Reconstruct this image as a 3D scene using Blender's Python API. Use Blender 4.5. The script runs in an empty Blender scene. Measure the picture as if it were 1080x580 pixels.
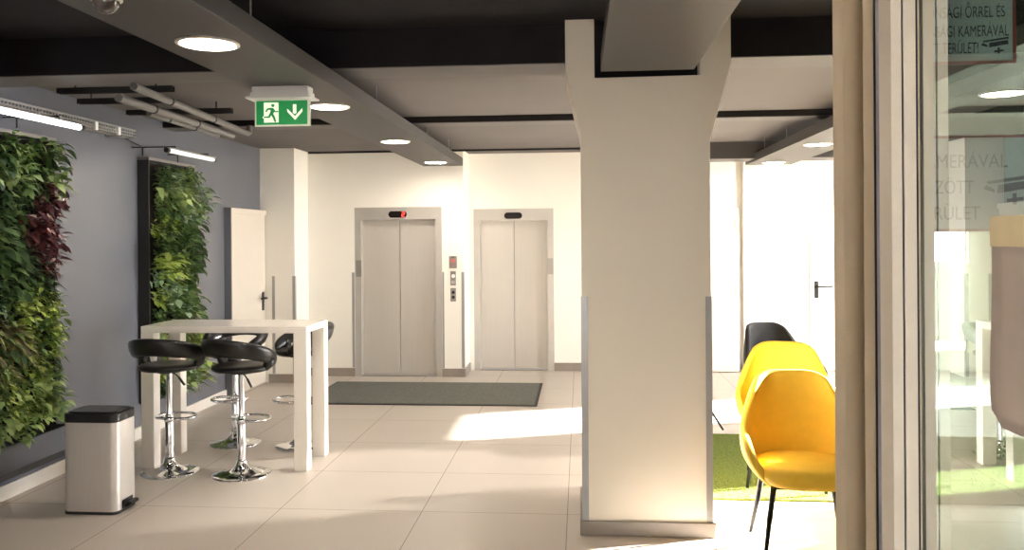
import bpy, bmesh, math, random
from mathutils import Vector, Matrix, Euler
random.seed(7)
C = bpy.context.scene.collection
SC = bpy.context.scene
PI = math.pi
R = math.radians

# ------------------------------------------------------------------ camera
FPX, CX, CY = 870.0, 540.0, 250.5
YAW, ROLL = R(4.73), R(0.4)
cam_data = bpy.data.cameras.new('camera')
cam = bpy.data.objects.new('camera', cam_data)
C.objects.link(cam)
SC.camera = cam
cam_data.sensor_width = 36.0
cam_data.sensor_fit = 'HORIZONTAL'
cam_data.lens = FPX / 1080 * 36.0
cam_data.shift_y = -(290.0 - CY) / 1080.0
cam_data.clip_start = 0.02
_F = Vector((-math.sin(YAW), math.cos(YAW), 0))
_R0 = Vector((math.cos(YAW), math.sin(YAW), 0))
_U0 = Vector((0, 0, 1))
_R = math.cos(ROLL) * _R0 - math.sin(ROLL) * _U0
_U = math.cos(ROLL) * _U0 + math.sin(ROLL) * _R0
_m = Matrix((_R, _U, -_F)).transposed().to_4x4()
_m.translation = Vector((0, 0, 1.75))
cam.matrix_world = _m

# ------------------------------------------------------------------ light, world, exposure
SUN_STRENGTH = 60.0
WORLD_STRENGTH = 14.0
LAMP_STRENGTH = 55.0
SC.view_settings.view_transform = 'Standard'
SC.view_settings.look = 'None'
SC.view_settings.gamma = 1.0
SC.view_settings.use_curve_mapping = False
SC.view_settings.exposure = 1.62
world = bpy.data.worlds.new('world')
SC.world = world
world.use_nodes = True
wn = world.node_tree
wn.nodes['Background'].inputs['Color'].default_value = (0.98, 0.985, 1.0, 1)
wn.nodes['Background'].inputs['Strength'].default_value = WORLD_STRENGTH
sun_data = bpy.data.lights.new('sun', 'SUN')
sun = bpy.data.objects.new('sun', sun_data)
C.objects.link(sun)
sun_data.energy = SUN_STRENGTH
sun_data.angle = R(1.4)
sun_data.color = (1.0, 0.955, 0.89)
_az = math.atan(0.33)
_el = R(18)
_d = Vector((-math.cos(_az) * math.cos(_el), -math.sin(_az) * math.cos(_el), -math.sin(_el)))
sun.rotation_euler = _d.to_track_quat('-Z', 'Y').to_euler()
sun.location = (9, 10, 6)

# ------------------------------------------------------------------ materials
def lin(c):
    def f(v):
        v /= 255.0
        return v / 12.92 if v <= 0.04045 else ((v + 0.055) / 1.055) ** 2.4
    return (f(c[0]), f(c[1]), f(c[2]), 1)

def mat(name, rgb, rough=0.5, metal=0.0, spec=0.5, var=0.06, vscale=6.0, bump=0.0, bscale=60.0, coat=0.0, stretch=None):
    m = bpy.data.materials.new(name)
    m.use_nodes = True
    nt = m.node_tree
    b = nt.nodes['Principled BSDF']
    b.inputs['Roughness'].default_value = rough
    b.inputs['Metallic'].default_value = metal
    b.inputs['Specular IOR Level'].default_value = spec
    b.inputs['Coat Weight'].default_value = coat
    col = lin(rgb)
    tc = nt.nodes.new('ShaderNodeTexCoord')
    mp = nt.nodes.new('ShaderNodeMapping')
    nt.links.new(tc.outputs['Object'], mp.inputs['Vector'])
    if stretch:
        mp.inputs['Scale'].default_value = stretch
    n = nt.nodes.new('ShaderNodeTexNoise')
    n.inputs['Scale'].default_value = vscale
    n.inputs['Detail'].default_value = 4
    nt.links.new(mp.outputs[0], n.inputs['Vector'])
    r = nt.nodes.new('ShaderNodeValToRGB')
    r.color_ramp.elements[0].position = 0.3
    r.color_ramp.elements[1].position = 0.7
    r.color_ramp.elements[0].color = tuple(col[i] * (1 - var) for i in range(3)) + (1,)
    r.color_ramp.elements[1].color = tuple(min(1, col[i] * (1 + var)) for i in range(3)) + (1,)
    nt.links.new(n.outputs['Fac'], r.inputs['Fac'])
    nt.links.new(r.outputs['Color'], b.inputs['Base Color'])
    if bump:
        n2 = nt.nodes.new('ShaderNodeTexNoise')
        n2.inputs['Scale'].default_value = bscale
        n2.inputs['Detail'].default_value = 3
        nt.links.new(mp.outputs[0], n2.inputs['Vector'])
        bp = nt.nodes.new('ShaderNodeBump')
        bp.inputs['Strength'].default_value = bump
        bp.inputs['Distance'].default_value = 0.01
        nt.links.new(n2.outputs['Fac'], bp.inputs['Height'])
        nt.links.new(bp.outputs['Normal'], b.inputs['Normal'])
    return m

def emit(name, rgb, strength):
    m = bpy.data.materials.new(name)
    m.use_nodes = True
    b = m.node_tree.nodes['Principled BSDF']
    b.inputs['Base Color'].default_value = lin(rgb)
    b.inputs['Emission Color'].default_value = lin(rgb)
    b.inputs['Emission Strength'].default_value = strength
    return m

def glass_mat(name, tint, ior=1.5, gain=1.0, trans=1.0):
    m = bpy.data.materials.new(name)
    m.use_nodes = True
    nt = m.node_tree
    nt.nodes.clear()
    out = nt.nodes.new('ShaderNodeOutputMaterial')
    mix = nt.nodes.new('ShaderNodeMixShader')
    tr = nt.nodes.new('ShaderNodeBsdfTransparent')
    tr.inputs['Color'].default_value = tuple(c * trans for c in tint) + (1,)
    gl = nt.nodes.new('ShaderNodeBsdfGlossy')
    gl.inputs['Roughness'].default_value = 0.0
    gl.inputs['Color'].default_value = (0.97, 0.98, 0.97, 1)
    fr = nt.nodes.new('ShaderNodeLayerWeight')
    fr.inputs['Blend'].default_value = 0.5
    # Schlick: f0 + (1 - f0) * facing^5
    pw = nt.nodes.new('ShaderNodeMath'); pw.operation = 'POWER'; pw.inputs[1].default_value = 5.0
    nt.links.new(fr.outputs['Facing'], pw.inputs[0])
    f0 = ((ior - 1) / (ior + 1)) ** 2
    ma = nt.nodes.new('ShaderNodeMath'); ma.operation = 'MULTIPLY_ADD'; ma.use_clamp = True
    ma.inputs[1].default_value = (1 - f0) * gain
    ma.inputs[2].default_value = f0 * gain
    nt.links.new(pw.outputs[0], ma.inputs[0])
    nt.links.new(ma.outputs[0], mix.inputs['Fac'])
    nt.links.new(tr.outputs[0], mix.inputs[1])
    nt.links.new(gl.outputs[0], mix.inputs[2])
    nt.links.new(mix.outputs[0], out.inputs['Surface'])
    return m

def tile_floor():
    m = bpy.data.materials.new('floor_tiles')
    m.use_nodes = True
    nt = m.node_tree
    L = nt.links.new
    b = nt.nodes['Principled BSDF']
    tc = nt.nodes.new('ShaderNodeTexCoord')
    sp = nt.nodes.new('ShaderNodeSeparateXYZ')
    L(tc.outputs['Object'], sp.inputs[0])
    def math_(op, a, bb=None, c=None):
        n = nt.nodes.new('ShaderNodeMath'); n.operation = op
        for i, v in enumerate((a, bb, c)):
            if v is None: continue
            if isinstance(v, (int, float)): n.inputs[i].default_value = v
            else: L(v, n.inputs[i])
        return n.outputs[0]
    TX, TY = 0.93, 0.866
    u = math_('DIVIDE', math_('ADD', sp.outputs['X'], 0.095 + TX * 40), TX)
    v = math_('DIVIDE', math_('ADD', sp.outputs['Y'], -5.215 + TY * 40), TY)
    fu, fv = math_('FRACT', u), math_('FRACT', v)
    lu = math_('LESS_THAN', fu, 0.0048)
    lv = math_('LESS_THAN', fv, 0.0052)
    line = math_('MAXIMUM', lu, lv)
    # per tile tone
    cb = nt.nodes.new('ShaderNodeCombineXYZ')
    L(math_('FLOOR', u), cb.inputs[0]); L(math_('FLOOR', v), cb.inputs[1])
    wn_ = nt.nodes.new('ShaderNodeTexWhiteNoise')
    L(cb.outputs[0], wn_.inputs['Vector'])
    mp = nt.nodes.new('ShaderNodeMapping')
    mp.inputs['Scale'].default_value = (0.8, 1.3, 1)
    L(tc.outputs['Object'], mp.inputs['Vector'])
    off = nt.nodes.new('ShaderNodeVectorMath'); off.operation = 'MULTIPLY_ADD'
    L(wn_.outputs['Color'], off.inputs[0])
    off.inputs[1].default_value = (9, 9, 9)
    L(mp.outputs[0], off.inputs[2])
    n1 = nt.nodes.new('ShaderNodeTexNoise'); n1.inputs['Scale'].default_value = 1.6; n1.inputs['Detail'].default_value = 2.5
    n1.inputs['Distortion'].default_value = 0.0
    L(off.outputs[0], n1.inputs['Vector'])
    r = nt.nodes.new('ShaderNodeValToRGB')
    r.color_ramp.elements[0].position = 0.15
    r.color_ramp.elements[1].position = 0.85
    r.color_ramp.elements[0].color = lin((184, 173, 163))
    r.color_ramp.elements[1].color = lin((190, 180, 170))
    L(n1.outputs['Fac'], r.inputs['Fac'])
    mx = nt.nodes.new('ShaderNodeMix'); mx.data_type = 'RGBA'
    L(line, mx.inputs['Factor'])
    L(r.outputs['Color'], mx.inputs[6])
    mx.inputs[7].default_value = lin((118, 104, 92))
    L(mx.outputs[2], b.inputs['Base Color'])
    rr = math_('MULTIPLY_ADD', n1.outputs['Fac'], 0.02, 0.33)
    L(math_('MAXIMUM', rr, math_('MULTIPLY', line, 0.7)), b.inputs['Roughness'])
    b.inputs['Specular IOR Level'].default_value = 0.5
    return m

def leaf_mat(name, stops, rough=0.45):
    if name.startswith('leaf'): stops = [(p, tuple(min(255, 0.82 * (v * 1.08 + 4) + 0.18 * (sum(c) / 3)) for v in c)) for p, c in stops]
    m = bpy.data.materials.new(name)
    m.use_nodes = True
    nt = m.node_tree
    b = nt.nodes['Principled BSDF']
    g = nt.nodes.new('ShaderNodeNewGeometry')
    r = nt.nodes.new('ShaderNodeValToRGB')
    els = r.color_ramp.elements
    while len(els) < len(stops): els.new(0.5)
    for e, (p, c) in zip(els, stops):
        e.position = p; e.color = lin(c)
    nt.links.new(g.outputs['Random Per Island'], r.inputs['Fac'])
    nt.links.new(r.outputs['Color'], b.inputs['Base Color'])
    b.inputs['Roughness'].default_value = rough
    b.inputs['Transmission Weight'].default_value = 0.0
    b.inputs['Subsurface Weight'].default_value = 0.0
    return m

M = {}
M['floor'] = tile_floor()
M['cream'] = mat('cream_paint', (238, 234, 226), 0.6, spec=0.3, var=0.012, vscale=1.5)
M['column'] = mat('column_paint', (228, 218, 202), 0.55, spec=0.3, var=0.012, vscale=1.5)
M['greywall'] = mat('dark_grey_wall_paint', (101, 103, 111), 0.26, spec=0.8, var=0.05, vscale=1.2)
M['raft'] = mat('grey_raft_paint', (60, 57, 56), 0.5, var=0.03, vscale=2)
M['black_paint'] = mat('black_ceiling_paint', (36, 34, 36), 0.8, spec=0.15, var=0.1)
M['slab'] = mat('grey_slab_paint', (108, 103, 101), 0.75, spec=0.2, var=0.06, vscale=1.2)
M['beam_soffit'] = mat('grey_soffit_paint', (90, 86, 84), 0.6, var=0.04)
M['base_white'] = mat('white_baseboard', (228, 222, 214), 0.4, var=0.02)
M['base_tile'] = mat('taupe_tile_baseboard', (142, 132, 123), 0.4, var=0.08)
M['guard'] = mat('grey_corner_guard', (160, 158, 156), 0.35, metal=0.3, var=0.03)
M['door'] = mat('cream_steel_door', (232, 224, 210), 0.45, var=0.012)
M['door_grey'] = mat('greyish_cream_door', (212, 203, 191), 0.45, var=0.012)
M['doorframe'] = mat('cream_door_frame', (224, 216, 202), 0.45, var=0.012)
M['black'] = mat('black_plastic', (22, 21, 22), 0.42, var=0.08)
M['steel'] = mat('brushed_elevator_steel', (196, 190, 183), 0.42, metal=0.25, var=0.03, vscale=3, stretch=(60, 60, 0.6))
M['steel_frame'] = mat('elevator_frame_steel', (186, 181, 175), 0.38, metal=0.3, var=0.03)
M['plate'] = mat('satin_steel_plate', (150, 145, 140), 0.35, metal=0.6, var=0.04)
M['dark_screen'] = mat('dark_display', (22, 14, 14), 0.15, var=0.05)
M['red_led'] = emit('red_led', (255, 60, 50), 1.6)
M['pearl'] = mat('white_button', (240, 238, 232), 0.4, var=0.01)
M['red_print'] = mat('red_print', (204, 118, 112), 0.5, var=0.02)
M['chrome'] = mat('chrome', (222, 222, 224), 0.06, metal=1.0, var=0.01)
M['leatherette'] = mat('black_leatherette', (17, 16, 17), 0.34, spec=0.5, var=0.1, bump=0.05, bscale=180)
M['gloss_white'] = mat('white_lacquer', (240, 234, 226), 0.22, var=0.01, coat=0.2)
M['bin_steel'] = mat('bin_brushed_steel', (206, 201, 197), 0.42, metal=0.55, var=0.04, vscale=4, stretch=(50, 50, 1))
M['bin_lid'] = mat('bin_black_lid', (24, 23, 24), 0.35, var=0.1)
M['yellow'] = mat('yellow_upholstery', (236, 190, 62), 0.7, spec=0.25, var=0.04, vscale=14, bump=0.08, bscale=350)
M['blackfab'] = mat('black_upholstery', (42, 40, 42), 0.75, spec=0.25, var=0.08, vscale=14, bump=0.08, bscale=350)
M['blackleg'] = mat('black_metal_leg', (26, 25, 26), 0.4, metal=0.4, var=0.06)
M['mat'] = mat('grey_mat_pile', (104, 105, 99), 0.95, spec=0.1, var=0.16, vscale=40, bump=0.4, bscale=260)
M['mat_edge'] = mat('dark_rubber_edge', (44, 44, 43), 0.8, var=0.08)
M['turf'] = mat('artificial_turf', (98, 108, 48), 0.9, spec=0.1, var=0.28, vscale=70, bump=0.8, bscale=220)
M['turf_blade'] = leaf_mat('turf_blades', [(0, (76, 92, 36)), (0.5, (104, 118, 54)), (1, (126, 138, 74))], 0.8)
M['alu'] = mat('taupe_aluminium', (218, 201, 178), 0.45, metal=0.1, var=0.02)
M['alu_light'] = mat('light_taupe_aluminium', (206, 194, 178), 0.42, metal=0.1, var=0.02)
M['alu_grey'] = mat('anodised_grey', (176, 175, 192), 0.4, metal=0.0, var=0.03)
M['gasket'] = mat('black_gasket', (24, 20, 30), 0.6, var=0.05)
M['win_frame'] = mat('window_frame_grey', (120, 118, 116), 0.4, var=0.03)
M['glass_leaf'] = glass_mat('door_glass', (0.42, 0.52, 0.47), ior=1.52, gain=4.4)
M['glass_side'] = glass_mat('sidelight_glass', (0.90, 0.96, 0.93), ior=1.5, gain=1.0)
M['glass_clear'] = glass_mat('clear_glass', (0.95, 0.97, 0.96), ior=1.5)
M['green_sign'] = emit('exit_sign_green', (0, 132, 66), 0.12)
M['sign_white'] = emit('exit_sign_white', (226, 236, 208), 0.25)
M['plastic_white'] = mat('white_plastic', (228, 226, 226), 0.4, var=0.01)
M['acrylic'] = mat('pale_acrylic', (226, 232, 218), 0.15, var=0.01)
M['lamp'] = emit('lamp_diffuser', (255, 242, 224), LAMP_STRENGTH)
M['lamp_rim'] = mat('lamp_rim', (206, 198, 188), 0.35, var=0.02)
M['tube_on'] = emit('lit_tube', (250, 250, 255), 3.5)
M['tube_dim'] = emit('tube_low', (240, 236, 230), 0.22)
M['wire'] = mat('galvanised_wire', (150, 148, 146), 0.4, metal=0.6, var=0.05)
M['pipe'] = mat('grey_pipe', (104, 101, 99), 0.45, var=0.05)
M['strut'] = mat('black_strut', (24, 23, 24), 0.6, var=0.05)
M['planter'] = mat('grey_planter', (84, 85, 92), 0.45, var=0.05)
M['wall_frame'] = mat('living_wall_frame', (30, 29, 30), 0.5, var=0.08)
M['soil'] = mat('dark_felt', (30, 26, 21), 0.95, spec=0.1, var=0.3, vscale=30, bump=0.6, bscale=60)
M['frame_bar'] = mat('frame_bar_grey', (118, 112, 108), 0.45, var=0.03)
M['lf_green'] = leaf_mat('leaf_green', [(0, (40, 66, 30)), (0.45, (66, 98, 42)), (0.8, (100, 132, 62)), (1, (140, 160, 92))])
M['lf_pale'] = leaf_mat('leaf_pale', [(0, (84, 116, 56)), (0.5, (128, 156, 82)), (1, (176, 192, 118))])
M['lf_dark'] = leaf_mat('leaf_dark', [(0, (26, 46, 28)), (0.5, (46, 76, 40)), (1, (92, 122, 74))])
M['lf_red'] = leaf_mat('leaf_red', [(0, (58, 22, 30)), (0.5, (88, 34, 40)), (0.85, (126, 60, 62)), (1, (214, 178, 176))])
M['lf_lime'] = leaf_mat('leaf_lime', [(0, (96, 130, 36)), (0.5, (142, 170, 58)), (1, (194, 204, 104))])
M['lf_brown'] = leaf_mat('leaf_striped', [(0, (70, 58, 36)), (0.4, (104, 96, 56)), (0.75, (150, 148, 92)), (1, (78, 96, 44))])
M['lf_white'] = leaf_mat('leaf_variegated', [(0, (70, 104, 66)), (0.5, (110, 144, 96)), (1, (196, 212, 180))])
M['paving'] = mat('outdoor_paving', (186, 178, 168), 0.8, var=0.06)
M['sign_paper'] = mat('sign_grey_panel', (205, 214, 218), 0.5, var=0.02)
M['sign_text'] = mat('sign_slate_text', (34, 40, 54), 0.5, var=0.02)
M['sign_red'] = mat('sign_red_border', (172, 58, 56), 0.5, var=0.02)
M['paper'] = mat('taupe_notice', (186, 170, 160), 0.6, var=0.05, vscale=9)
M['tape'] = mat('cream_tape', (222, 204, 164), 0.6, var=0.08, vscale=14)
M['sun_dimmer'] = glass_mat('sun_dimming_sheet', (0.034, 0.0335, 0.033), ior=1.05, gain=0.0)  # nearly opaque sheet material, only there to weaken the sun

# ------------------------------------------------------------------ mesh helpers
def bm_new(): return bmesh.new()

def add_box(bm, x0, x1, y0, y1, z0, z1, bevel=0.0):
    ret = bmesh.ops.create_cube(bm, size=1.0)
    vs = ret['verts']
    for v in vs:
        v.co = Vector(((x0 + x1) / 2 + v.co.x * (x1 - x0), (y0 + y1) / 2 + v.co.y * (y1 - y0), (z0 + z1) / 2 + v.co.z * (z1 - z0)))
    if bevel:
        es = list({e for v in vs for e in v.link_edges})
        bmesh.ops.bevel(bm, geom=es, offset=bevel, segments=2, affect='EDGES')
    return bm

def add_prism(bm, pts, z0, z1):
    """polygon in XY extruded in z"""
    a = [bm.verts.new((x, y, z0)) for x, y in pts]
    b = [bm.verts.new((x, y, z1)) for x, y in pts]
    bm.faces.new(a[::-1]); bm.faces.new(b)
    n = len(pts)
    for i in range(n):
        bm.faces.new((a[i], a[(i + 1) % n], b[(i + 1) % n], b[i]))
    return bm

def add_prism_y(bm, pts, y0, y1):
    """polygon in XZ extruded in y"""
    a = [bm.verts.new((x, y0, z)) for x, z in pts]
    b = [bm.verts.new((x, y1, z)) for x, z in pts]
    bm.faces.new(a); bm.faces.new(b[::-1])
    n = len(pts)
    for i in range(n):
        bm.faces.new((a[(i + 1) % n], a[i], b[i], b[(i + 1) % n]))
    return bm

def add_tube(bm, pts, rad, seg=10, closed=False, caps=True, sx=1.0):
    pts = [Vector(p) for p in pts]
    n = len(pts)
    rads = rad if isinstance(rad, (list, tuple)) else [rad] * n
    rings = []
    prev = None
    for i, p in enumerate(pts):
        if closed:
            t = (pts[(i + 1) % n] - pts[i - 1]).normalized()
        else:
            t = (pts[min(i + 1, n - 1)] - pts[max(i - 1, 0)]).normalized()
        if prev is None:
            up = Vector((0, 0, 1)) if abs(t.z) < 0.9 else Vector((1, 0, 0))
            s = t.cross(up).normalized()
        else:
            s = (prev - t * prev.dot(t)).normalized()
        prev = s
        w = s.cross(t).normalized()
        rings.append([bm.verts.new(p + (s * math.cos(2 * PI * k / seg) * sx + w * math.sin(2 * PI * k / seg)) * rads[i]) for k in range(seg)])
    m = n if closed else n - 1
    for i in range(m):
        a, b = rings[i], rings[(i + 1) % n]
        for k in range(seg):
            bm.faces.new((a[k], a[(k + 1) % seg], b[(k + 1) % seg], b[k]))
    if caps and not closed:
        bm.faces.new(rings[0][::-1]); bm.faces.new(rings[-1])
    return bm

def add_lathe(bm, prof, seg=32, loc=(0, 0, 0)):
    """prof: list of (r, z)"""
    loc = Vector(loc)
    rings = []
    for r, z in prof:
        if r < 1e-6:
            rings.append([bm.verts.new(loc + Vector((0, 0, z)))])
        else:
            rings.append([bm.verts.new(loc + Vector((r * math.cos(2 * PI * k / seg), r * math.sin(2 * PI * k / seg), z))) for k in range(seg)])
    for a, b in zip(rings[:-1], rings[1:]):
        for k in range(seg):
            k2 = (k + 1) % seg
            if len(a) == 1 and len(b) == 1: continue
            if len(a) == 1: bm.faces.new((a[0], b[k2], b[k]))
            elif len(b) == 1: bm.faces.new((a[k], a[k2], b[0]))
            else: bm.faces.new((a[k], a[k2], b[k2], b[k]))
    return bm

def obj(name, bm, material, parent=None, smooth=False, subsurf=0, solid=0.0, angle=None, bevel=0.0):
    me = bpy.data.meshes.new(name)
    bmesh.ops.recalc_face_normals(bm, faces=bm.faces[:])
    bm.to_mesh(me); bm.free()
    me.materials.append(material)
    o = bpy.data.objects.new(name, me)
    C.objects.link(o)
    if parent: o.parent = parent
    if smooth or angle:
        for p in me.polygons: p.use_smooth = True
    if angle:
        try: me.set_sharp_from_angle(angle=R(angle))
        except Exception: pass
    if solid:
        s = o.modifiers.new('solid', 'SOLIDIFY'); s.thickness = solid; s.offset = 0
    if bevel:
        s = o.modifiers.new('bevel', 'BEVEL'); s.width = bevel; s.segments = 2; s.limit_method = 'ANGLE'
    if subsurf:
        s = o.modifiers.new('sub', 'SUBSURF'); s.levels = subsurf; s.render_levels = subsurf
    return o

def tag(o, label, cat, group=None, kind=None):
    o['label'] = label; o['category'] = cat
    if group: o['group'] = group
    if kind: o['kind'] = kind
    return o

def thing(name, label, cat, loc=(0, 0, 0), rotz=0.0, group=None):
    o = bpy.data.objects.new(name, None)
    o.empty_display_size = 0.1
    C.objects.link(o)
    o.location = loc; o.rotation_euler = (0, 0, rotz)
    return tag(o, label, cat, group)

def structure(o, label=None, cat=None):
    o['kind'] = 'structure'
    if label: o['label'] = label
    if cat: o['category'] = cat
    return o

def kids(o): return [c for c in bpy.data.objects if c.parent == o]

def copy_tree(o, loc, rotz=None, label=None, scale=None):
    r = o.copy(); C.objects.link(r); r.location = loc
    if rotz is not None: r.rotation_euler = (0, 0, rotz)
    if label: r['label'] = label
    if scale: r.scale = scale
    for ch in kids(o):
        c = ch.copy(); C.objects.link(c); c.parent = r
        for g in kids(ch):
            d = g.copy(); C.objects.link(d); d.parent = c
    return r

def box_obj(name, x0, x1, y0, y1, z0, z1, m, parent=None, bevel=0.0):
    return obj(name, add_box(bm_new(), x0, x1, y0, y1, z0, z1, bevel), m, parent)

# ------------------------------------------------------------------ room shell
ZF, ZR = 3.03, 2.86       # slab height: front bay / rear bays
XL, XR = -3.90, 5.20
structure(box_obj('floor', XL - 0.2, XR + 0.2, 0.9, 11.4, -0.12, 0, M['floor']), 'pale stone-look tiled floor with thin grout lines', 'floor')
structure(box_obj('ground', -14, 22, -12, 24, -0.30, -0.125, M['paving']), 'pale outdoor paving outside the building', 'ground')
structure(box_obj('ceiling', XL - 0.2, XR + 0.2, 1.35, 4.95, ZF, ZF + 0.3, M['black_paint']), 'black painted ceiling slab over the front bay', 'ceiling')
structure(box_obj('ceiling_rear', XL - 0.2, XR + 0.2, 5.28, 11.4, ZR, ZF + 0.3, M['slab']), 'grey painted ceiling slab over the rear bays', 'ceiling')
# downstand beam with a black face; interrupted by the column
def downstand(name, x0, x1, y0, y1, z0, z1, face, soffit, label):
    o = structure(box_obj(name, x0, x1, y0, y1, z0 + 0.006, z1, face), label, 'beam')
    box_obj('soffit_panel', x0, x1, y0, y1, z0, z0 + 0.006, soffit, o)
    return o
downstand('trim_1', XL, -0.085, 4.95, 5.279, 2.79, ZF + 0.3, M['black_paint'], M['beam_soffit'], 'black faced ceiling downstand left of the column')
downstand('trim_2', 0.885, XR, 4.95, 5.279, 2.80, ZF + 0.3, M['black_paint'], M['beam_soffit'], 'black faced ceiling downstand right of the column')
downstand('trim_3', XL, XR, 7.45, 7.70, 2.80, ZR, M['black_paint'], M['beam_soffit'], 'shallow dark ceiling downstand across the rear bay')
downstand('trim_4', 0.3, XR, 9.9, 10.3, 2.66, ZR, M['raft'], M['beam_soffit'], 'grey ceiling downstand close to the rear doors')
structure(box_obj('trim_5', -3.45, 1.0, 10.26, 10.30, 2.838, ZR, M['black_paint']), 'black strip drawn as the shadow gap at the top of the elevator wall', 'trim')  # black strip puts the shade of the wall-top gap into colour

structure(box_obj('wall_left', XL - 0.15, XL, 1.35, 11.3, 0, ZF + 0.3, M['greywall']), 'dark grey painted left wall', 'wall')
# elevator wall 1: with a door opening between x -2.865 and -1.742
E1 = (-2.865, -1.742); E1T = 2.145
bm = bm_new()
add_box(bm, -3.47, E1[0], 10.30, 10.75, 0, ZR)
add_box(bm, E1[1], -1.465, 10.30, 10.75, 0, ZR)
add_box(bm, E1[0], E1[1], 10.30, 10.75, E1T, ZR)
structure(obj('wall_elevator', bm, M['cream']), 'cream wall around the left elevator', 'wall')
E2 = (-1.405, -0.350); E2T = 2.13
bm = bm_new()
add_box(bm, -1.60, E2[0], 10.82, 11.2, 0, ZR)
add_box(bm, E2[1], 2.0, 10.82, 11.2, 0, ZR)
add_box(bm, E2[0], E2[1], 10.82, 11.2, E2T, ZR)
add_box(bm, -1.60, -1.465, 10.75, 10.82, 0, ZR)
structure(obj('wall_rear', bm, M['cream']), 'cream wall around the right elevator, set further back', 'wall')
structure(box_obj('wall_pier', XL, -3.47, 9.80, 10.75, 0, ZR, M['cream']), 'cream pier beside the left door', 'wall')
structure(obj('wall_doors', (lambda b: (add_box(b, 2.0, 4.42, 10.96, 11.2, 0, ZR), add_box(b, 4.42, 4.93, 10.96, 11.2, 0, 0.24), add_box(b, 4.42, 4.93, 10.96, 11.2, 0.40, 1.38), add_box(b, 4.42, 4.93, 10.96, 11.2, 1.80, ZR), add_box(b, 4.93, XR + 0.2, 10.96, 11.2, 0, ZR), b)[-1])(bm_new()), M['cream']), 'cream rear wall with flush doors at the right', 'wall')
structure(box_obj('wall_rear_pier', 2.09, 2.30, 10.80, 10.96, 0, ZR, M['cream']), 'bright cream pier between the rear doors', 'wall')

# right wall: sills, heads and mullions round big windows (off frame, the daylight comes through them)
WINS = [(6.05, 6.55, 1.33, 2.75), (6.61, 7.22, 0.05, 2.75), (7.30, 9.07, 0.05, 2.75), (9.13, 10.25, 0.05, 2.20)]
bm = bm_new()
ys = [1.35] + [v for w in WINS for v in w[:2]] + [11.3]
for a, b_ in zip(ys[0::2], ys[1::2]): add_box(bm, XR, XR + 0.2, a, b_, 0, ZF + 0.3)
for w in WINS:
    add_box(bm, XR, XR + 0.2, w[0], w[1], 0, w[2]); add_box(bm, XR, XR + 0.2, w[0], w[1], w[3], ZF + 0.3)
structure(obj('wall_right', bm, M['cream']), 'right wall with tall windows', 'wall')
def window(name, x, y0, y1, z0, z1, pane, label):
    bm = bm_new()
    t = 0.05
    add_box(bm, x + 0.05, x + 0.12, y0, y1, z0, z0 + t); add_box(bm, x + 0.05, x + 0.12, y0, y1, z1 - t, z1)
    add_box(bm, x + 0.05, x + 0.12, y0, y0 + t, z0 + t, z1 - t); add_box(bm, x + 0.05, x + 0.12, y1 - t, y1, z0 + t, z1 - t)
    o = structure(obj(name, bm, M['win_frame']), label, 'window')
    g = bm_new()
    vs = [g.verts.new(p) for p in ((x + 0.085, y0 + t, z0 + t), (x + 0.085, y1 - t, z0 + t), (x + 0.085, y1 - t, z1 - t), (x + 0.085, y0 + t, z1 - t))]
    g.faces.new(vs)
    obj('pane', g, pane, o)
    return o
window('window_1', XR, *WINS[0], M['glass_clear'], 'high-silled window on the right wall nearest the entrance')
window('window_7', XR, *WINS[1], M['glass_clear'], 'narrow tall window on the right wall beside the high-silled one')
w2 = window('window_2', XR, *WINS[2], M['glass_clear'], 'tall window on the right wall with an added sheet that dims the sun')
window('window_3', XR, *WINS[3], M['glass_clear'], 'shorter window on the right wall near the rear doors')
g = bm_new()
g.faces.new([g.verts.new(p) for p in ((XR + 0.03, 7.30, 0.06), (XR + 0.03, 9.07, 0.06), (XR + 0.03, 9.07, 2.74), (XR + 0.03, 7.30, 2.74))])
obj('sun_dimmer', g, M['sun_dimmer'], w2)  # unseen sheet added so the floor left of the column gets less sun
# entrance side: solid facade and closed box behind the camera, unseen, added to cut front light
bm = bm_new()
add_box(bm, XL, -2.0, 1.92, 2.06, 0, ZF + 0.3); add_box(bm, 2.20, XR, 1.92, 2.06, 0, ZF + 0.3); add_box(bm, -2.0, 2.20, 1.92, 2.06, 2.75, ZF + 0.3)
structure(obj('wall_front', bm, M['cream']), 'unseen solid facade added round the entrance opening to cut front light', 'wall')
structure(box_obj('floor_added', -2.1, 2.4, -2.6, 0.9, -0.12, 0, M['floor']), 'tiled floor of the added box behind the camera', 'floor')
structure(box_obj('ceiling_added', -2.1, 2.4, -2.6, 1.92, 2.75, 2.9, M['cream']), 'unseen ceiling added behind the camera to block sky light', 'ceiling')
bm = bm_new()
add_box(bm, -2.0, 2.3, -2.6, -2.5, 0, 0.9); add_box(bm, -2.0, 2.3, -2.6, -2.5, 2.2, 2.75); add_box(bm, -2.0, -0.2, -2.6, -2.5, 0.9, 2.2); add_box(bm, 0.3, 2.3, -2.6, -2.5, 0.9, 2.2)
structure(obj('wall_added_back', bm, M['cream']), 'unseen back wall added behind the camera, its opening limits the sky light', 'wall')
structure(box_obj('wall_added_left', -2.1, -2.0, -2.6, 1.92, 0, 2.75, M['cream']), 'unseen left wall added behind the camera to block sky light', 'wall')
structure(box_obj('wall_added_right', 2.3, 2.4, -2.6, 1.92, 0, 2.75, M['cream']), 'unseen right wall added behind the camera to block sky light', 'wall')
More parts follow.
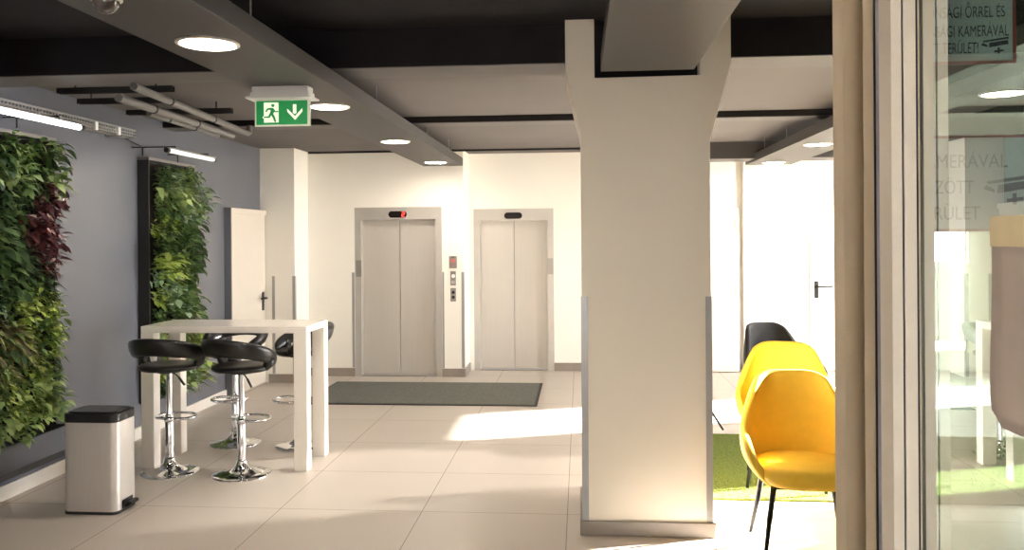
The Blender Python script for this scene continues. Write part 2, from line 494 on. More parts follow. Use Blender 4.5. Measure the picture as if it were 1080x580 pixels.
# small rear window seen through the glass door, greenery behind it
for nm, z0, z1, lb in (('window_4', 1.38, 1.80, 'small rear window with greenery behind it'), ('window_5', 0.24, 0.40, 'low slot window under the small rear window')):
    bm = bm_new(); t = 0.02
    add_box(bm, 4.42, 4.93, 11.02, 11.06, z0, z0 + t); add_box(bm, 4.42, 4.93, 11.02, 11.06, z1 - t, z1)
    add_box(bm, 4.42, 4.44, 11.02, 11.06, z0 + t, z1 - t); add_box(bm, 4.91, 4.93, 11.02, 11.06, z0 + t, z1 - t)
    o = structure(obj(nm, bm, M['base_white']), lb, 'window')
    g = bm_new()
    g.faces.new([g.verts.new(p) for p in ((4.44, 11.04, z0 + t), (4.91, 11.04, z0 + t), (4.91, 11.04, z1 - t), (4.44, 11.04, z1 - t))])
    obj('pane', g, M['glass_clear'], o)

# ------------------------------------------------------------------ column
CY0, CY1 = 4.87, 5.53
pts = [(0.005, 0), (0.755, 0), (0.755, 2.30), (0.878, 2.745), (0.878, ZF + 0.001), (0.699, ZF + 0.001), (0.699, 2.688), (0.09, 2.685), (0.09, ZF + 0.001), (-0.081, ZF + 0.001), (-0.081, 2.728), (0.005, 2.363)]
column = structure(obj('column', add_prism_y(bm_new(), pts, CY0, CY1), M['column'], bevel=0.004), 'cream square column with flared notched top', 'column')
structure(box_obj('trim_6', 0.091, 0.698, 4.96, 5.5, 2.691, ZF + 0.3, M['black_paint']), 'black block drawn as the shade in the notch at the column top', 'trim')  # black block stands for the dark recess inside the notch
bm = bm_new()
add_box(bm, -0.012, 0.772, CY0 - 0.018, CY0, 0, 0.085); add_box(bm, -0.012, 0.005, CY0, CY1, 0, 0.085); add_box(bm, 0.755, 0.772, CY0, CY1, 0, 0.085)
structure(obj('baseboard_column', bm, M['base_tile'], bevel=0.003), 'grey tile baseboard round the column', 'baseboard')
def guard(n, pts, z1, z0=0.085):
    bm = bm_new()
    for b_ in pts: add_box(bm, *b_, z0, z1)
    structure(obj('trim_%d' % n, bm, M['guard']), None, None)
guard(7, [(0.001, 0.040, CY0 - 0.004, CY0), (0.001, 0.005, CY0, CY0 + 0.04)], 1.40)
guard(8, [(0.722, 0.759, CY0 - 0.004, CY0), (0.755, 0.759, CY0, CY0 + 0.04)], 1.40)
guard(9, [(-3.50, -3.466, 9.796, 9.80), (-3.47, -3.466, 9.80, 9.84)], 1.30, 0.11)
guard(10, [(-3.755, -3.72, 9.796, 9.80)], 1.30, 0.11)
guard(11, [(-2.90, -2.867, 10.296, 10.30)], 1.32, 0.11)
guard(12, [(-1.738, -1.715, 10.296, 10.30)], 1.32, 0.11)
guard(13, [(-1.495, -1.461, 10.296, 10.30), (-1.465, -1.461, 10.30, 10.34)], 1.32, 0.11)

# baseboards
structure(box_obj('baseboard_left', XL, XL + 0.018, 1.35, 8.78, 0, 0.10, M['base_white']), 'white baseboard along the dark left wall', 'baseboard')
bm = bm_new()
add_box(bm, XL + 0.1, -3.455, 9.785, 9.80, 0, 0.105); add_box(bm, -3.47, -3.455, 9.80, 10.285, 0, 0.105)
add_box(bm, -3.455, E1[0], 10.285, 10.30, 0, 0.105); add_box(bm, E1[1], -1.45, 10.285, 10.30, 0, 0.105)
add_box(bm, -1.465, -1.45, 10.30, 10.805, 0, 0.105)
add_box(bm, E2[1], 1.65, 10.805, 10.82, 0, 0.105)
structure(obj('baseboard_rear', bm, M['base_tile']), 'taupe tile baseboard along the elevator walls', 'baseboard')
structure(box_obj('trim_14', XL, -3.825, 8.772, 8.789, 0, 2.10, M['greywall']), 'dark grey edge of the boxed left door', 'trim')
structure(box_obj('baseboard_pier', 2.085, 2.305, 10.785, 10.80, 0, 0.105, M['base_tile']), 'taupe tile baseboard at the rear pier', 'baseboard')

# ------------------------------------------------------------------ suspended ceiling rafts (soffit boxes) with round lights
def raft(n, x0, x1, y0, y1, rods, label):
    o = structure(obj('trim_%d' % n, add_box(bm_new(), x0, x1, y0, y1, 2.63, 2.725), M['raft'], bevel=0.003), label, 'ceiling raft')
    for (rx, ry) in rods:
        top = ZF if ry < 4.95 else ZR
        obj('hanger_rod', add_tube(bm_new(), [(rx, ry, 2.725), (rx, ry, top)], 0.004, 6), M['wire'], o)
    return o
raft(20, -1.905, -1.42, 2.07, 9.98, [(-1.47, y) for y in (2.4, 3.6, 5.9, 7.9, 9.2)] + [(-1.85, y) for y in (2.4, 3.6, 5.9, 7.9, 9.2)], 'long grey suspended ceiling raft on the left carrying four round lights')
raft(21, 0.115, 0.605, 2.07, 4.42, [(0.16, 2.4), (0.16, 3.8), (0.56, 2.4), (0.56, 3.8)], 'grey suspended ceiling raft ending at the column')
raft(22, 2.05, 2.60, 2.07, 10.45, [(2.1, y) for y in (2.4, 4.0, 6.2, 8.6, 9.6)] + [(2.55, y) for y in (2.4, 4.0, 6.2, 8.6, 9.6)], 'grey suspended ceiling raft on the right carrying two round lights')

def ceiling_light(loc, label, lit=1.0):
    t = thing('ceiling_light', label, 'ceiling light', loc, 0, 'round ceiling lights')
    bm = add_lathe(bm_new(), [(0.118, 0.0), (0.118, -0.006), (0.124, -0.010), (0.138, -0.006), (0.138, 0.0), (0.118, 0.0)], 48)
    obj('trim_ring', bm, M['lamp_rim'], t, smooth=True)
    bm = add_lathe(bm_new(), [(0, -0.004), (0.1175, -0.004), (0.1175, 0.0), (0, 0)], 48)
    obj('diffuser', bm, M['lamp'], t)
    return t
base = ceiling_light((-1.657, 3.57, 2.63), 'lit round ceiling light on left raft, nearest camera, largest of the row')
copy_tree(base, (-1.657, 5.36, 2.63), None, 'lit round ceiling light on left raft just behind the exit sign')
copy_tree(base, (-1.668, 7.37, 2.63), None, 'lit round ceiling light third along left raft, past the exit sign')
copy_tree(base, (-1.668, 9.46, 2.63), None, 'lit round ceiling light at the far end of left raft, above elevators')
copy_tree(base, (2.29, 8.17, 2.63), None, 'lit round ceiling light on right raft, nearer of the two beside the door frame')
copy_tree(base, (2.32, 10.12, 2.63), None, 'lit round ceiling light on right raft end by the rear pier')

# dome camera
t = thing('dome_camera', 'small dark security dome on left raft near the top edge', 'security camera', (-1.69, 2.83, 2.63))
obj('base_ring', add_lathe(bm_new(), [(0, 0), (0.056, 0), (0.056, -0.018), (0.050, -0.022), (0, -0.022)], 32), M['lamp_rim'], t, angle=40)
dm = mat('smoked_dome', (70, 62, 62), 0.08, spec=0.8, var=0.05)
obj('dome', add_lathe(bm_new(), [(0.046 * math.cos(a), -0.022 - 0.046 * math.sin(a)) for a in [k * PI / 2 / 10 for k in range(10)]] + [(0, -0.068)], 32), dm, t, smooth=True)

# exit sign
t = thing('exit_sign', 'green exit sign with running man and down arrow under left raft', 'exit sign', (-1.715, 4.66, 2.63))
bm = bm_new(); add_box(bm, -0.165, 0.165, -0.05, 0.05, -0.030, 0, 0.003); add_box(bm, -0.172, 0.172, -0.055, 0.055, -0.062, -0.0315, 0.003)
obj('housing', bm, M['plastic_white'], t)
obj('flange', add_box(bm_new(), -0.195, 0.195, -0.075, 0.075, -0.072, -0.062, 0.002), M['plastic_white'], t)
obj('acrylic_panel', add_box(bm_new(), -0.165, 0.165, -0.004, 0.006, -0.226, -0.072), M['acrylic'], t)
gp = obj('green_panel', add_box(bm_new(), -0.155, 0.148, -0.007, -0.004, -0.216, -0.078), M['green_sign'], t)
def plate(polys, y0, y1, m, name, parent):
    b = bm_new()
    for p in polys: add_prism_y(b, p, y0, y1)
    return obj(name, b, m, parent)
def sx(u): return -0.155 + (u - 178) / (708 - 178) * 0.303
def sz(v): return -0.078 - (v - 262) / (515 - 262) * 0.138
def poly(l): return [(sx(u), sz(v)) for u, v in l]
plate([poly([(258, 280), (410, 280), (410, 492), (258, 492)]), poly([(245, 430), (258, 420), (258, 445), (245, 445)])], -0.009, -0.007, M['sign_white'], 'door_symbol', gp)
ang = [k * 2 * PI / 14 for k in range(14)]
man = [
    poly([(353 + 17 * math.cos(a), 312 + 17 * math.sin(a)) for a in ang]),
    poly([(322, 336), (356, 338), (372, 362), (352, 412), (318, 408), (330, 366)]),
    poly([(322, 336), (330, 358), (302, 358), (286, 382), (274, 372), (294, 342)]),
    poly([(356, 340), (378, 372), (408, 370), (408, 384), (370, 384), (346, 356)]),
    poly([(318, 396), (346, 400), (318, 442), (262, 442), (250, 430), (306, 426)]),
    poly([(330, 404), (354, 398), (372, 430), (388, 484), (372, 490), (352, 444)]),
]
plate(man, -0.011, -0.009, M['green_sign'], 'running_man', gp)
plate([poly([(560, 302), (596, 302), (596, 396), (578, 404), (560, 396)]), poly([(500, 348), (502, 380), (582, 468), (582, 428)]), poly([(656, 346), (658, 380), (582, 468), (582, 428)])], -0.009, -0.007, M['sign_white'], 'down_arrow', gp)

# ------------------------------------------------------------------ cable tray, pipes, struts
t = thing('cable_tray', 'grey wire mesh cable tray high along the dark left wall', 'cable tray', (XL, 5.7, 2.625))
bm = bm_new()
for (dx, dz) in ((0.02, 0.05), (0.02, 0.025), (0.02, 0.0), (0.05, -0.005), (0.08, -0.005), (0.11, -0.005), (0.14, 0.0), (0.14, 0.025), (0.14, 0.05)):
    add_tube(bm, [(dx, -1.8, dz), (dx, 1.02, dz)], 0.0048, 6)
obj('long_wire', bm, M['wire'], t)
bm = bm_new()
for k in range(80):
    y = -1.78 + k * 0.0352
    add_tube(bm, [(0.02, y, 0.055), (0.02, y, -0.005), (0.14, y, -0.005), (0.14, y, 0.055)], 0.0048, 5)
obj('cross_wire', bm, M['wire'], t)
obj('top_rail', add_tube(bm_new(), [(0.142, -1.8, 0.055), (0.142, 1.02, 0.055)], 0.006, 6), M['wire'], t)
for y in (0.42, 0.74):
    obj('white_clip', add_box(bm_new(), 0.135, 0.155, y, y + 0.035, -0.015, 0.05, 0.002), M['plastic_white'], t)
for y in (-1.2, -0.2, 0.8):
    obj('wall_bracket', add_box(bm_new(), 0.0, 0.15, y, y + 0.02, -0.022, -0.01), M['wire'], t)
tag(obj('power_cable', add_tube(bm_new(), [(-3.86, 6.70, 2.63), (-3.85, 6.82, 2.60), (-3.84, 6.95, 2.575), (-3.84, 7.02, 2.565)], 0.006, 6), M['black'], smooth=True), 'short dark cable from the tray end to the second grow light', 'cable')
def pipe(pts, r, label, elbow=False):
    t = thing('ceiling_pipe', label, 'pipe', pts[0], 0, 'grey pipes below the ceiling')
    o0 = Vector(pts[0])
    rel = [Vector(p) - o0 for p in pts]
    obj('pipe_run', add_tube(bm_new(), rel, r, 16), M['pipe'], t, angle=50)
    d = (rel[1] - rel[0]).normalized()
    for f in (0.25, 0.62):
        c = rel[0].lerp(rel[1], f)
        obj('clamp', add_tube(bm_new(), [c - d * 0.012, c + d * 0.012], r + 0.004, 16), M['strut'], t)
    return t
pipe([(-2.875, 5.12, 2.745), (-3.04, 7.36, 2.725), (-3.043, 7.40, 2.74), (-3.043, 7.41, 2.80)], 0.026, 'grey ceiling pipe nearest the exit sign, with upturned end')
pipe([(-3.17, 5.45, 2.735), (-3.22, 7.44, 2.72)], 0.030, 'grey ceiling pipe in the middle of the three, thickest')
pipe([(-3.33, 6.15, 2.735), (-3.362, 7.44, 2.72)], 0.022, 'grey ceiling pipe nearest the left wall, shortest of the three')
def strut(x0, x1, y, z, label, drop=0.0):
    t = thing('support_strut', label, 'support bracket', ((x0 + x1) / 2, y, z), 0, 'black pipe supports')
    h = (x1 - x0) / 2
    bm = bm_new()
    add_box(bm, -h, h, -0.02, -0.016, -0.02, 0.02); add_box(bm, -h, h, 0.016, 0.02, -0.02, 0.02); add_box(bm, -h, h, -0.016, 0.016, 0.016, 0.02)
    obj('channel', bm, M['strut'], t)
    for u in (-h * 0.7, h * 0.7):
        obj('hanger_rod', add_tube(bm_new(), [(u, 0, 0.02), (u, 0, ZR - z)], 0.005, 6), M['strut'], t)
    return t
strut(-3.64, -2.80, 5.50, 2.797, 'black pipe support rail nearest the camera, tight behind the downstand')
strut(-3.72, -3.05, 5.86, 2.785, 'black pipe support rail second back, under the first')
strut(-3.66, -2.78, 6.42, 2.785, 'black pipe support rail third back, right end free beside the pipes')

# ------------------------------------------------------------------ elevators
def elevator(x0, x1, y, top, label, plate_x, digit):
    t = thing('elevator', label, 'elevator', ((x0 + x1) / 2, y, 0), 0, 'steel elevators')
    w = (x1 - x0) / 2
    jw = 0.082
    hz = top - 0.155
    bm = bm_new()
    add_box(bm, -w, -w + jw, 0.005, 0.16, 0, top - 0.001); add_box(bm, w - jw, w, 0.005, 0.16, 0, top - 0.001)
    add_box(bm, -w + jw, w - jw, 0.005, 0.16, hz, top - 0.001)
    obj('door_frame', bm, M['steel_frame'], t)
    iw = w - jw
    gap = 0.003
    l = obj('door_panel', add_box(bm_new(), -iw, -gap, 0.115, 0.15, 0.012, hz, 0.002), M['steel'], t)
    r = obj('door_panel', add_box(bm_new(), gap, iw, 0.115, 0.15, 0.012, hz, 0.002), M['steel'], t)
    obj('threshold', add_box(bm_new(), -iw, iw, 0.0, 0.16, 0, 0.010), M['plate'], t)
    obj('shaft_back', add_box(bm_new(), -iw, iw, 0.152, 0.16, 0.012, hz), M['black'], t)
    cz = top - 0.092
    def stadium(hw, hh, y0, y1):
        pts = []
        for k in range(11): a = -PI / 2 + PI * k / 10; pts.append((hw - hh + hh * math.cos(a), cz + hh * math.sin(a)))
        for k in range(11): a = PI / 2 + PI * k / 10; pts.append((-hw + hh + hh * math.cos(a), cz + hh * math.sin(a)))
        return add_prism_y(bm_new(), pts, y0, y1)
    ind = obj('floor_indicator', stadium(0.135, 0.060, -0.008, 0.005), M['steel_frame'], t)
    obj('display', stadium(0.118, 0.042, -0.012, -0.008), M['dark_screen'], ind)
    if digit:
        b = bm_new()
        cx, s = 0.072, 0.027
        segs = [(cx - s * .6, cx + s * .6, cz + s - .004, cz + s + .004), (cx + s * .6 - .004, cx + s * .6 + .004, cz, cz + s), (cx - s * .6, cx + s * .6, cz - .004, cz + .004), (cx - s * .6 - .004, cx - s * .6 + .004, cz - s, cz), (cx - s * .6, cx + s * .6, cz - s - .004, cz - s + .004)]
        for a0, a1, b0, b1 in segs: add_box(b, a0, a1, -0.014, -0.012, b0, b1)
        obj('digit', b, M['red_led'], ind)
    obj('side_plate', add_box(bm_new(), plate_x - 0.036, plate_x + 0.036, -0.001, 0.005, 1.265, 1.475, 0.001), M['plate'], t)
    return t
elevator(E1[0], E1[1], 10.30, E1T, 'left steel elevator, darker, with red digit lit above closed doors', -0.5615 + 0.0975 - 0.045 + 0.0 - 0.0, True)
elevator(E2[0], E2[1], 10.82, E2T, 'right steel elevator, paler and set further back, unlit display above', 0.5275 - 0.044, False)
# call panels between the elevators
def panel(z0, z1, w, label, name='call_panel'):
    t = thing(name, label, 'control panel', (-1.60, 10.30, z0), 0, 'steel plates between the elevators')
    obj('plate', add_box(bm_new(), -w / 2, w / 2, -0.010, 0, 0, z1 - z0, 0.003), M['plate'], t)
    return t
t = panel(1.368, 1.522, 0.098, 'top steel plate between elevators, printed notice in red', 'notice_plate')
obj('printed_mark', add_box(bm_new(), -0.028, 0.028, -0.0115, -0.010, 0.075, 0.115), M['red_print'], t)
obj('printed_line', add_box(bm_new(), -0.025, 0.025, -0.0115, -0.010, 0.035, 0.042), M['red_print'], t)
obj('slot', add_box(bm_new(), -0.015, 0.020, -0.0115, -0.010, 0.136, 0.146), M['black'], t)
t = panel(1.152, 1.331, 0.070, 'middle call panel between elevators with one white button')
def disc(x, z, r, y0, y1): return add_prism_y(bm_new(), [(x + r * math.cos(a), z + r * math.sin(a)) for a in [k * PI / 10 for k in range(20)]], y0, y1)
obj('button', disc(0.004, 0.118, 0.024, -0.016, -0.010), M['pearl'], t)
obj('button_label', add_box(bm_new(), -0.022, 0.022, -0.0115, -0.010, 0.022, 0.060), M['steel_frame'], t)
t = panel(0.950, 1.118, 0.070, 'lowest call panel between elevators with two dark buttons')
obj('button', disc(0.002, 0.115, 0.020, -0.015, -0.010), M['black'], t)
obj('button', disc(0.002, 0.055, 0.020, -0.015, -0.010), M['black'], t)

# ------------------------------------------------------------------ doors
def handle(parent, x, z, y, d=-1, mir=1, rot=None):
    b = bm_new(); add_box(b, -0.024, 0.024, -0.012, 0, -0.11, 0.11, 0.003)
    p = obj('handle_plate', b, M['black'], parent)
    b = add_tube(bm_new(), [(0, -0.012, 0.04), (0, -0.055, 0.04), (mir * 0.03, -0.06, 0.04), (mir * 0.19, -0.06, 0.045)], [0.011, 0.011, 0.012, 0.010], 10)
    l = obj('lever', b, M['black'], p, smooth=True)
    p.location = (x, y, z)
    if rot is not None: p.rotation_euler = (0, 0, rot)
    return p
# left door: in a boxed frame that stands off the left wall
d1 = structure(obj('door_1', add_box(bm_new(), XL, -3.835, 8.82, 9.785, 0.01, 2.04, 0.004), M['door_grey']), 'cream steel door at the end of the dark left wall', 'door')
b = bm_new(); add_box(b, XL, -3.82, 8.79, 9.795, 2.04, 2.10); add_box(b, XL, -3.82, 8.79, 8.82, 0, 2.04)
obj('door_frame', b, M['door_grey'], d1)
handle(d1, -3.835, 1.0, 9.70, mir=-1, rot=PI / 2)
# rear doors
d2 = structure(obj('door_2', add_box(bm_new(), 1.20, 1.985, 10.77, 10.812, 0.01, 2.085, 0.003), M['door']), 'cream flush door left of the rear pier', 'door')
b = bm_new(); add_box(b, 1.15, 2.03, 10.79, 10.819, 2.085, 2.105); add_box(b, 1.985, 2.03, 10.79, 10.819, 0, 2.085); add_box(b, 1.15, 1.20, 10.79, 10.819, 0, 2.085)
obj('door_frame', b, M['doorframe'], d2)
for z in (1.06, 1.90):
    obj('hinge', add_tube(bm_new(), [(1.987, 10.762, z - 0.07), (1.987, 10.762, z + 0.07)], 0.010, 8), M['doorframe'], d2)
d3 = structure(obj('door_3', add_box(bm_new(), 2.945, 3.83, 10.925, 10.955, 0.01, 2.12, 0.003), M['door']), 'cream rear door with black lever handle', 'door')
b = bm_new(); add_box(b, 2.32, 3.88, 10.93, 10.959, 2.12, 2.15); add_box(b, 3.83, 3.88, 10.93, 10.959, 0, 2.12)
obj('door_frame', b, M['doorframe'], d3)
obj('fixed_leaf', add_box(bm_new(), 2.32, 2.935, 10.925, 10.955, 0.01, 2.12, 0.003), M['door'], d3)
handle(d3, 3.03, 1.05, 10.925, mir=1)

# ------------------------------------------------------------------ living walls
def leaf(bm, o, d, up, L, W, droop, fold, rows=4):
    d = d.normalized()
    s = d.cross(up)
    if s.length < 1e-3: s = d.cross(Vector((0, 1, 0)))
    s.normalize()
    nrm = s.cross(d).normalized()
    prof = {4: [0.10, 0.85, 1.0, 0.62, 0.0]}[rows]
    prev = None
    for i in range(rows + 1):
        tt = i / rows
        c = o + d * (L * tt) + Vector((0, 0, -1)) * (droop * L * tt * tt)
        hw = W * 0.5 * prof[i]
        if i == rows:
            cur = [bm.verts.new(c)]
        else:
            cur = [bm.verts.new(c - s * hw + nrm * fold * hw), bm.verts.new(c), bm.verts.new(c + s * hw + nrm * fold * hw)]
        if prev:
            if len(cur) == 1:
                bm.faces.new((prev[0], prev[1], cur[0])); bm.faces.new((prev[1], prev[2], cur[0]))
            else:
                bm.faces.new((prev[0], prev[1], cur[1], cur[0])); bm.faces.new((prev[1], prev[2], cur[2], cur[1]))
        prev = cur

def plant_mesh(name, m, n, L, W, spread, out, droop, rnd, spiky=False):
    n, L, W = int(n * 1.4), L * 0.86, W * 0.88
    """clump growing out of a pocket: local +X points away from the wall"""
    bm = bm_new()
    up = Vector((0, 0, 1))
    for k in range(n):
        a = rnd.uniform(0, 2 * PI)
        rr = spread * math.sqrt(rnd.random())
        o = Vector((rnd.uniform(0.02, out), rr * math.cos(a), rr * math.sin(a) - 0.03 * rnd.random()))
        if spiky:
            o = Vector((0.02, rr * 0.35 * math.cos(a), rr * 0.35 * math.sin(a)))
        d = Vector((rnd.uniform(0.15, 1.0), rnd.uniform(-0.9, 0.9), rnd.uniform(-0.55, 0.75)))
        s = rnd.uniform(0.7, 1.2)
        leaf(bm, o, d, up, L * s, W * s, droop * rnd.uniform(0.5, 1.3), 0.25)
    # little stems in the clump
    for k in range(4):
        a = rnd.uniform(0, 2 * PI)
        e = Vector((out * 0.9, spread * 0.5 * math.cos(a), spread * 0.5 * math.sin(a)))
        add_tube(bm, [(0, 0, 0), e * 0.5 + Vector((0, 0, 0.01)), e], 0.0025, 4)
    me = bpy.data.meshes.new(name)
    bm.to_mesh(me); bm.free()
    me.materials.append(m)
    for p in me.polygons: p.use_smooth = True
    return me
rnd = random.Random(3)
KINDS = {
    'leafy': [plant_mesh('leafy_plant', M['lf_green'], 44, 0.075, 0.042, 0.105, 0.11, 0.5, rnd) for _ in range(3)],
    'broad': [plant_mesh('broad_leaved_plant', M['lf_pale'], 34, 0.078, 0.052, 0.10, 0.13, 0.6, rnd) for _ in range(2)],
    'dark': [plant_mesh('dark_leaved_plant', M['lf_dark'], 44, 0.10, 0.034, 0.105, 0.10, 0.5, rnd) for _ in range(3)],
    'red': [plant_mesh('red_leaved_plant', M['lf_red'], 44, 0.085, 0.036, 0.105, 0.13, 0.45, rnd) for _ in range(2)],
    'lime': [plant_mesh('lime_leaved_plant', M['lf_lime'], 46, 0.070, 0.038, 0.105, 0.12, 0.4, rnd) for _ in range(2)],
    'striped': [plant_mesh('striped_leaved_plant', M['lf_brown'], 38, 0.14, 0.026, 0.10, 0.12, 0.7, rnd, True) for _ in range(2)],
    'white': [plant_mesh('variegated_plant', M['lf_white'], 44, 0.070, 0.040, 0.105, 0.11, 0.5, rnd) for _ in range(2)],
}
NAMES = {'leafy': 'leafy_plant', 'broad': 'broad_leaved_plant', 'dark': 'dark_leaved_plant', 'red': 'red_leaved_plant', 'lime': 'lime_leaved_plant', 'striped': 'striped_leaved_plant', 'white': 'variegated_plant'}
PLBL = {'red': 'dark red leaves', 'striped': 'brown striped leaves', 'lime': 'bright lime leaves', 'white': 'pale variegated leaves'}

def living_wall(y0, y1, z0, z1, label, chooser, trough, xs):
    D = 0.10
    t = thing('living_wall', label, 'living wall', (XL, (y0 + y1) / 2, z0), 0, 'living walls on the dark left wall')
    w = (y1 - y0) / 2; h = z1 - z0
    obj('backing', add_box(bm_new(), 0.03, D - 0.02, -w + 0.02, w - 0.02, 0.0, h - 0.02), M['soil'], t)
    b = bm_new()
    add_box(b, 0, D, -w, -w + 0.02, 0, h); add_box(b, 0, D, w - 0.02, w, 0, h)
    add_box(b, 0, 0.03, -w + 0.02, w - 0.02, 0, h - 0.02)
    obj('frame', b, M['wall_frame'], t)
    obj('top_bar', add_box(bm_new(), 0, D + 0.005, -w, w, h, h + 0.025), M['frame_bar'], t)
    if trough:
        b = bm_new()
        add_prism_y_pts = [(0.0, -0.17), (0.20, -0.17), (0.215, 0.0), (0.19, 0.0), (0.175, -0.14), (0.0, -0.14)]
        add_prism_y(b, add_prism_y_pts, -w, w)
        for yy in (-w, w - 0.012): add_box(b, 0.0, 0.19, yy, yy + 0.012, -0.14, 0.0)
        obj('trough', b, M['planter'], t)
        obj('lower_tray', add_box(bm_new(), 0, 0.15, -w, w, -0.235, -0.18), M['wall_frame'], t)
    cols, rows = 6, int(h / 0.155)
    for r in range(rows):
        for c in range(cols):
            u = (c + 0.5 + rnd.uniform(-0.25, 0.25)) / cols
            v = (r + 0.5 + rnd.uniform(-0.25, 0.25)) / rows
            k = chooser(u, v)
            me = rnd.choice(KINDS[k])
            o = bpy.data.objects.new(NAMES[k], me)
            C.objects.link(o)
            o.parent = t
            s = rnd.uniform(0.85, 1.2)
            o.location = (D - 0.03, -w + 0.055 + u * (2 * w - 0.11), 0.09 + v * (h - 0.14))
            o.rotation_euler = (rnd.uniform(-0.5, 0.5), 0, rnd.uniform(-0.25, 0.25))
            o.scale = (s * rnd.uniform(0.8, xs), s, s)
            if k in PLBL: o['label'] = PLBL[k]
    return t
def choose_a(u, v):   # u: 0 near camera .. 1 far ; v: 0 bottom .. 1 top
    if v > 0.84: return 'broad' if rnd.random() < 0.6 else 'leafy'
    if 0.56 < v <= 0.84 and u > 0.62: return 'red' if rnd.random() < 0.85 else 'leafy'
    if 0.56 < v <= 0.84: return 'dark' if rnd.random() < 0.6 else 'leafy'
    if 0.36 < v <= 0.56: return rnd.choice(['leafy', 'dark', 'leafy', 'lime'])
    if 0.18 < v <= 0.36: return rnd.choice(['leafy', 'striped', 'lime', 'leafy'])
    return rnd.choice(['broad', 'lime', 'leafy', 'broad'])
def choose_b(u, v):
    if v > 0.78: return rnd.choice(['lime', 'broad', 'white', 'leafy'])
    if v > 0.55: return 'lime' if u < 0.55 and rnd.random() < 0.75 else rnd.choice(['leafy', 'dark', 'leafy'])
    if u > 0.55 and v > 0.22: return 'striped' if rnd.random() < 0.75 else 'leafy'
    if v > 0.3: return rnd.choice(['white', 'leafy', 'lime'])
    return rnd.choice(['white', 'leafy', 'broad', 'lime'])
living_wall(4.75, 5.71, 0.42, 2.47, 'nearest living wall at left edge, with dark red foliage patch', choose_a, True, 1.2)
living_wall(7.00, 7.88, 0.30, 2.46, 'narrower looking living wall behind white bar table, lime foliage, no red', choose_b, False, 1.75)

def grow_light(y0, y1, z, m, label, arms):
    t = thing('grow_light', label, 'tube light', (-3.50, (y0 + y1) / 2, z), 0, 'tube lights over the living walls')
    h = (y1 - y0) / 2
    obj('tube', add_tube(bm_new(), [(0, -h, 0), (0, h, 0)], 0.019, 14), m, t, angle=50)
    obj('reflector', add_box(bm_new(), -0.02, 0.02, -h, h, 0.016, 0.026), M['wire'], t)
    for y in (-h, h):
        obj('end_cap', add_tube(bm_new(), [(0, y - 0.02, 0), (0, y + 0.02, 0)], 0.022, 14), M['black'], t)
    for y in arms:
        obj('arm', add_tube(bm_new(), [(0, y, 0.026), (0, y, 0.045), (-0.33, y, 0.045), (-0.40, y, 0.045)], 0.006, 6), M['black'], t)
        obj('drop_arm', add_tube(bm_new(), [(-0.30, y, 0.045), (-0.30, y, -0.03)], 0.006, 6), M['black'], t)
    return t
grow_light(4.45, 5.54, 2.545, M['tube_on'], 'bright lit tube light above the nearest living wall', (-0.35, 0.3))
grow_light(6.76, 7.66, 2.515, M['tube_dim'], 'shorter white tube light above the living wall behind the table', (-0.3, 0.33))

# ------------------------------------------------------------------ bar table
TX0, TX1, TY0, TY1, TZ = -3.36, -2.06, 6.06, 6.59, 1.09
t = thing('bar_table', 'white glossy high bar table with square legs by black stools', 'table', ((TX0 + TX1) / 2, (TY0 + TY1) / 2, 0))
hw, hd = (TX1 - TX0) / 2, (TY1 - TY0) / 2
obj('tabletop', add_box(bm_new(), -hw, hw, -hd, hd, TZ - 0.05, TZ, 0.003), M['gloss_white'], t)
for sx_ in (-1, 1):
    for sy_ in (-1, 1):
        x0 = sx_ * hw - (0.10 if sx_ > 0 else 0); y0 = sy_ * hd - (0.10 if sy_ > 0 else 0)
        obj('leg', add_box(bm_new(), x0, x0 + 0.10, y0, y0 + 0.10, 0, TZ - 0.05, 0.003), M['gloss_white'], t)

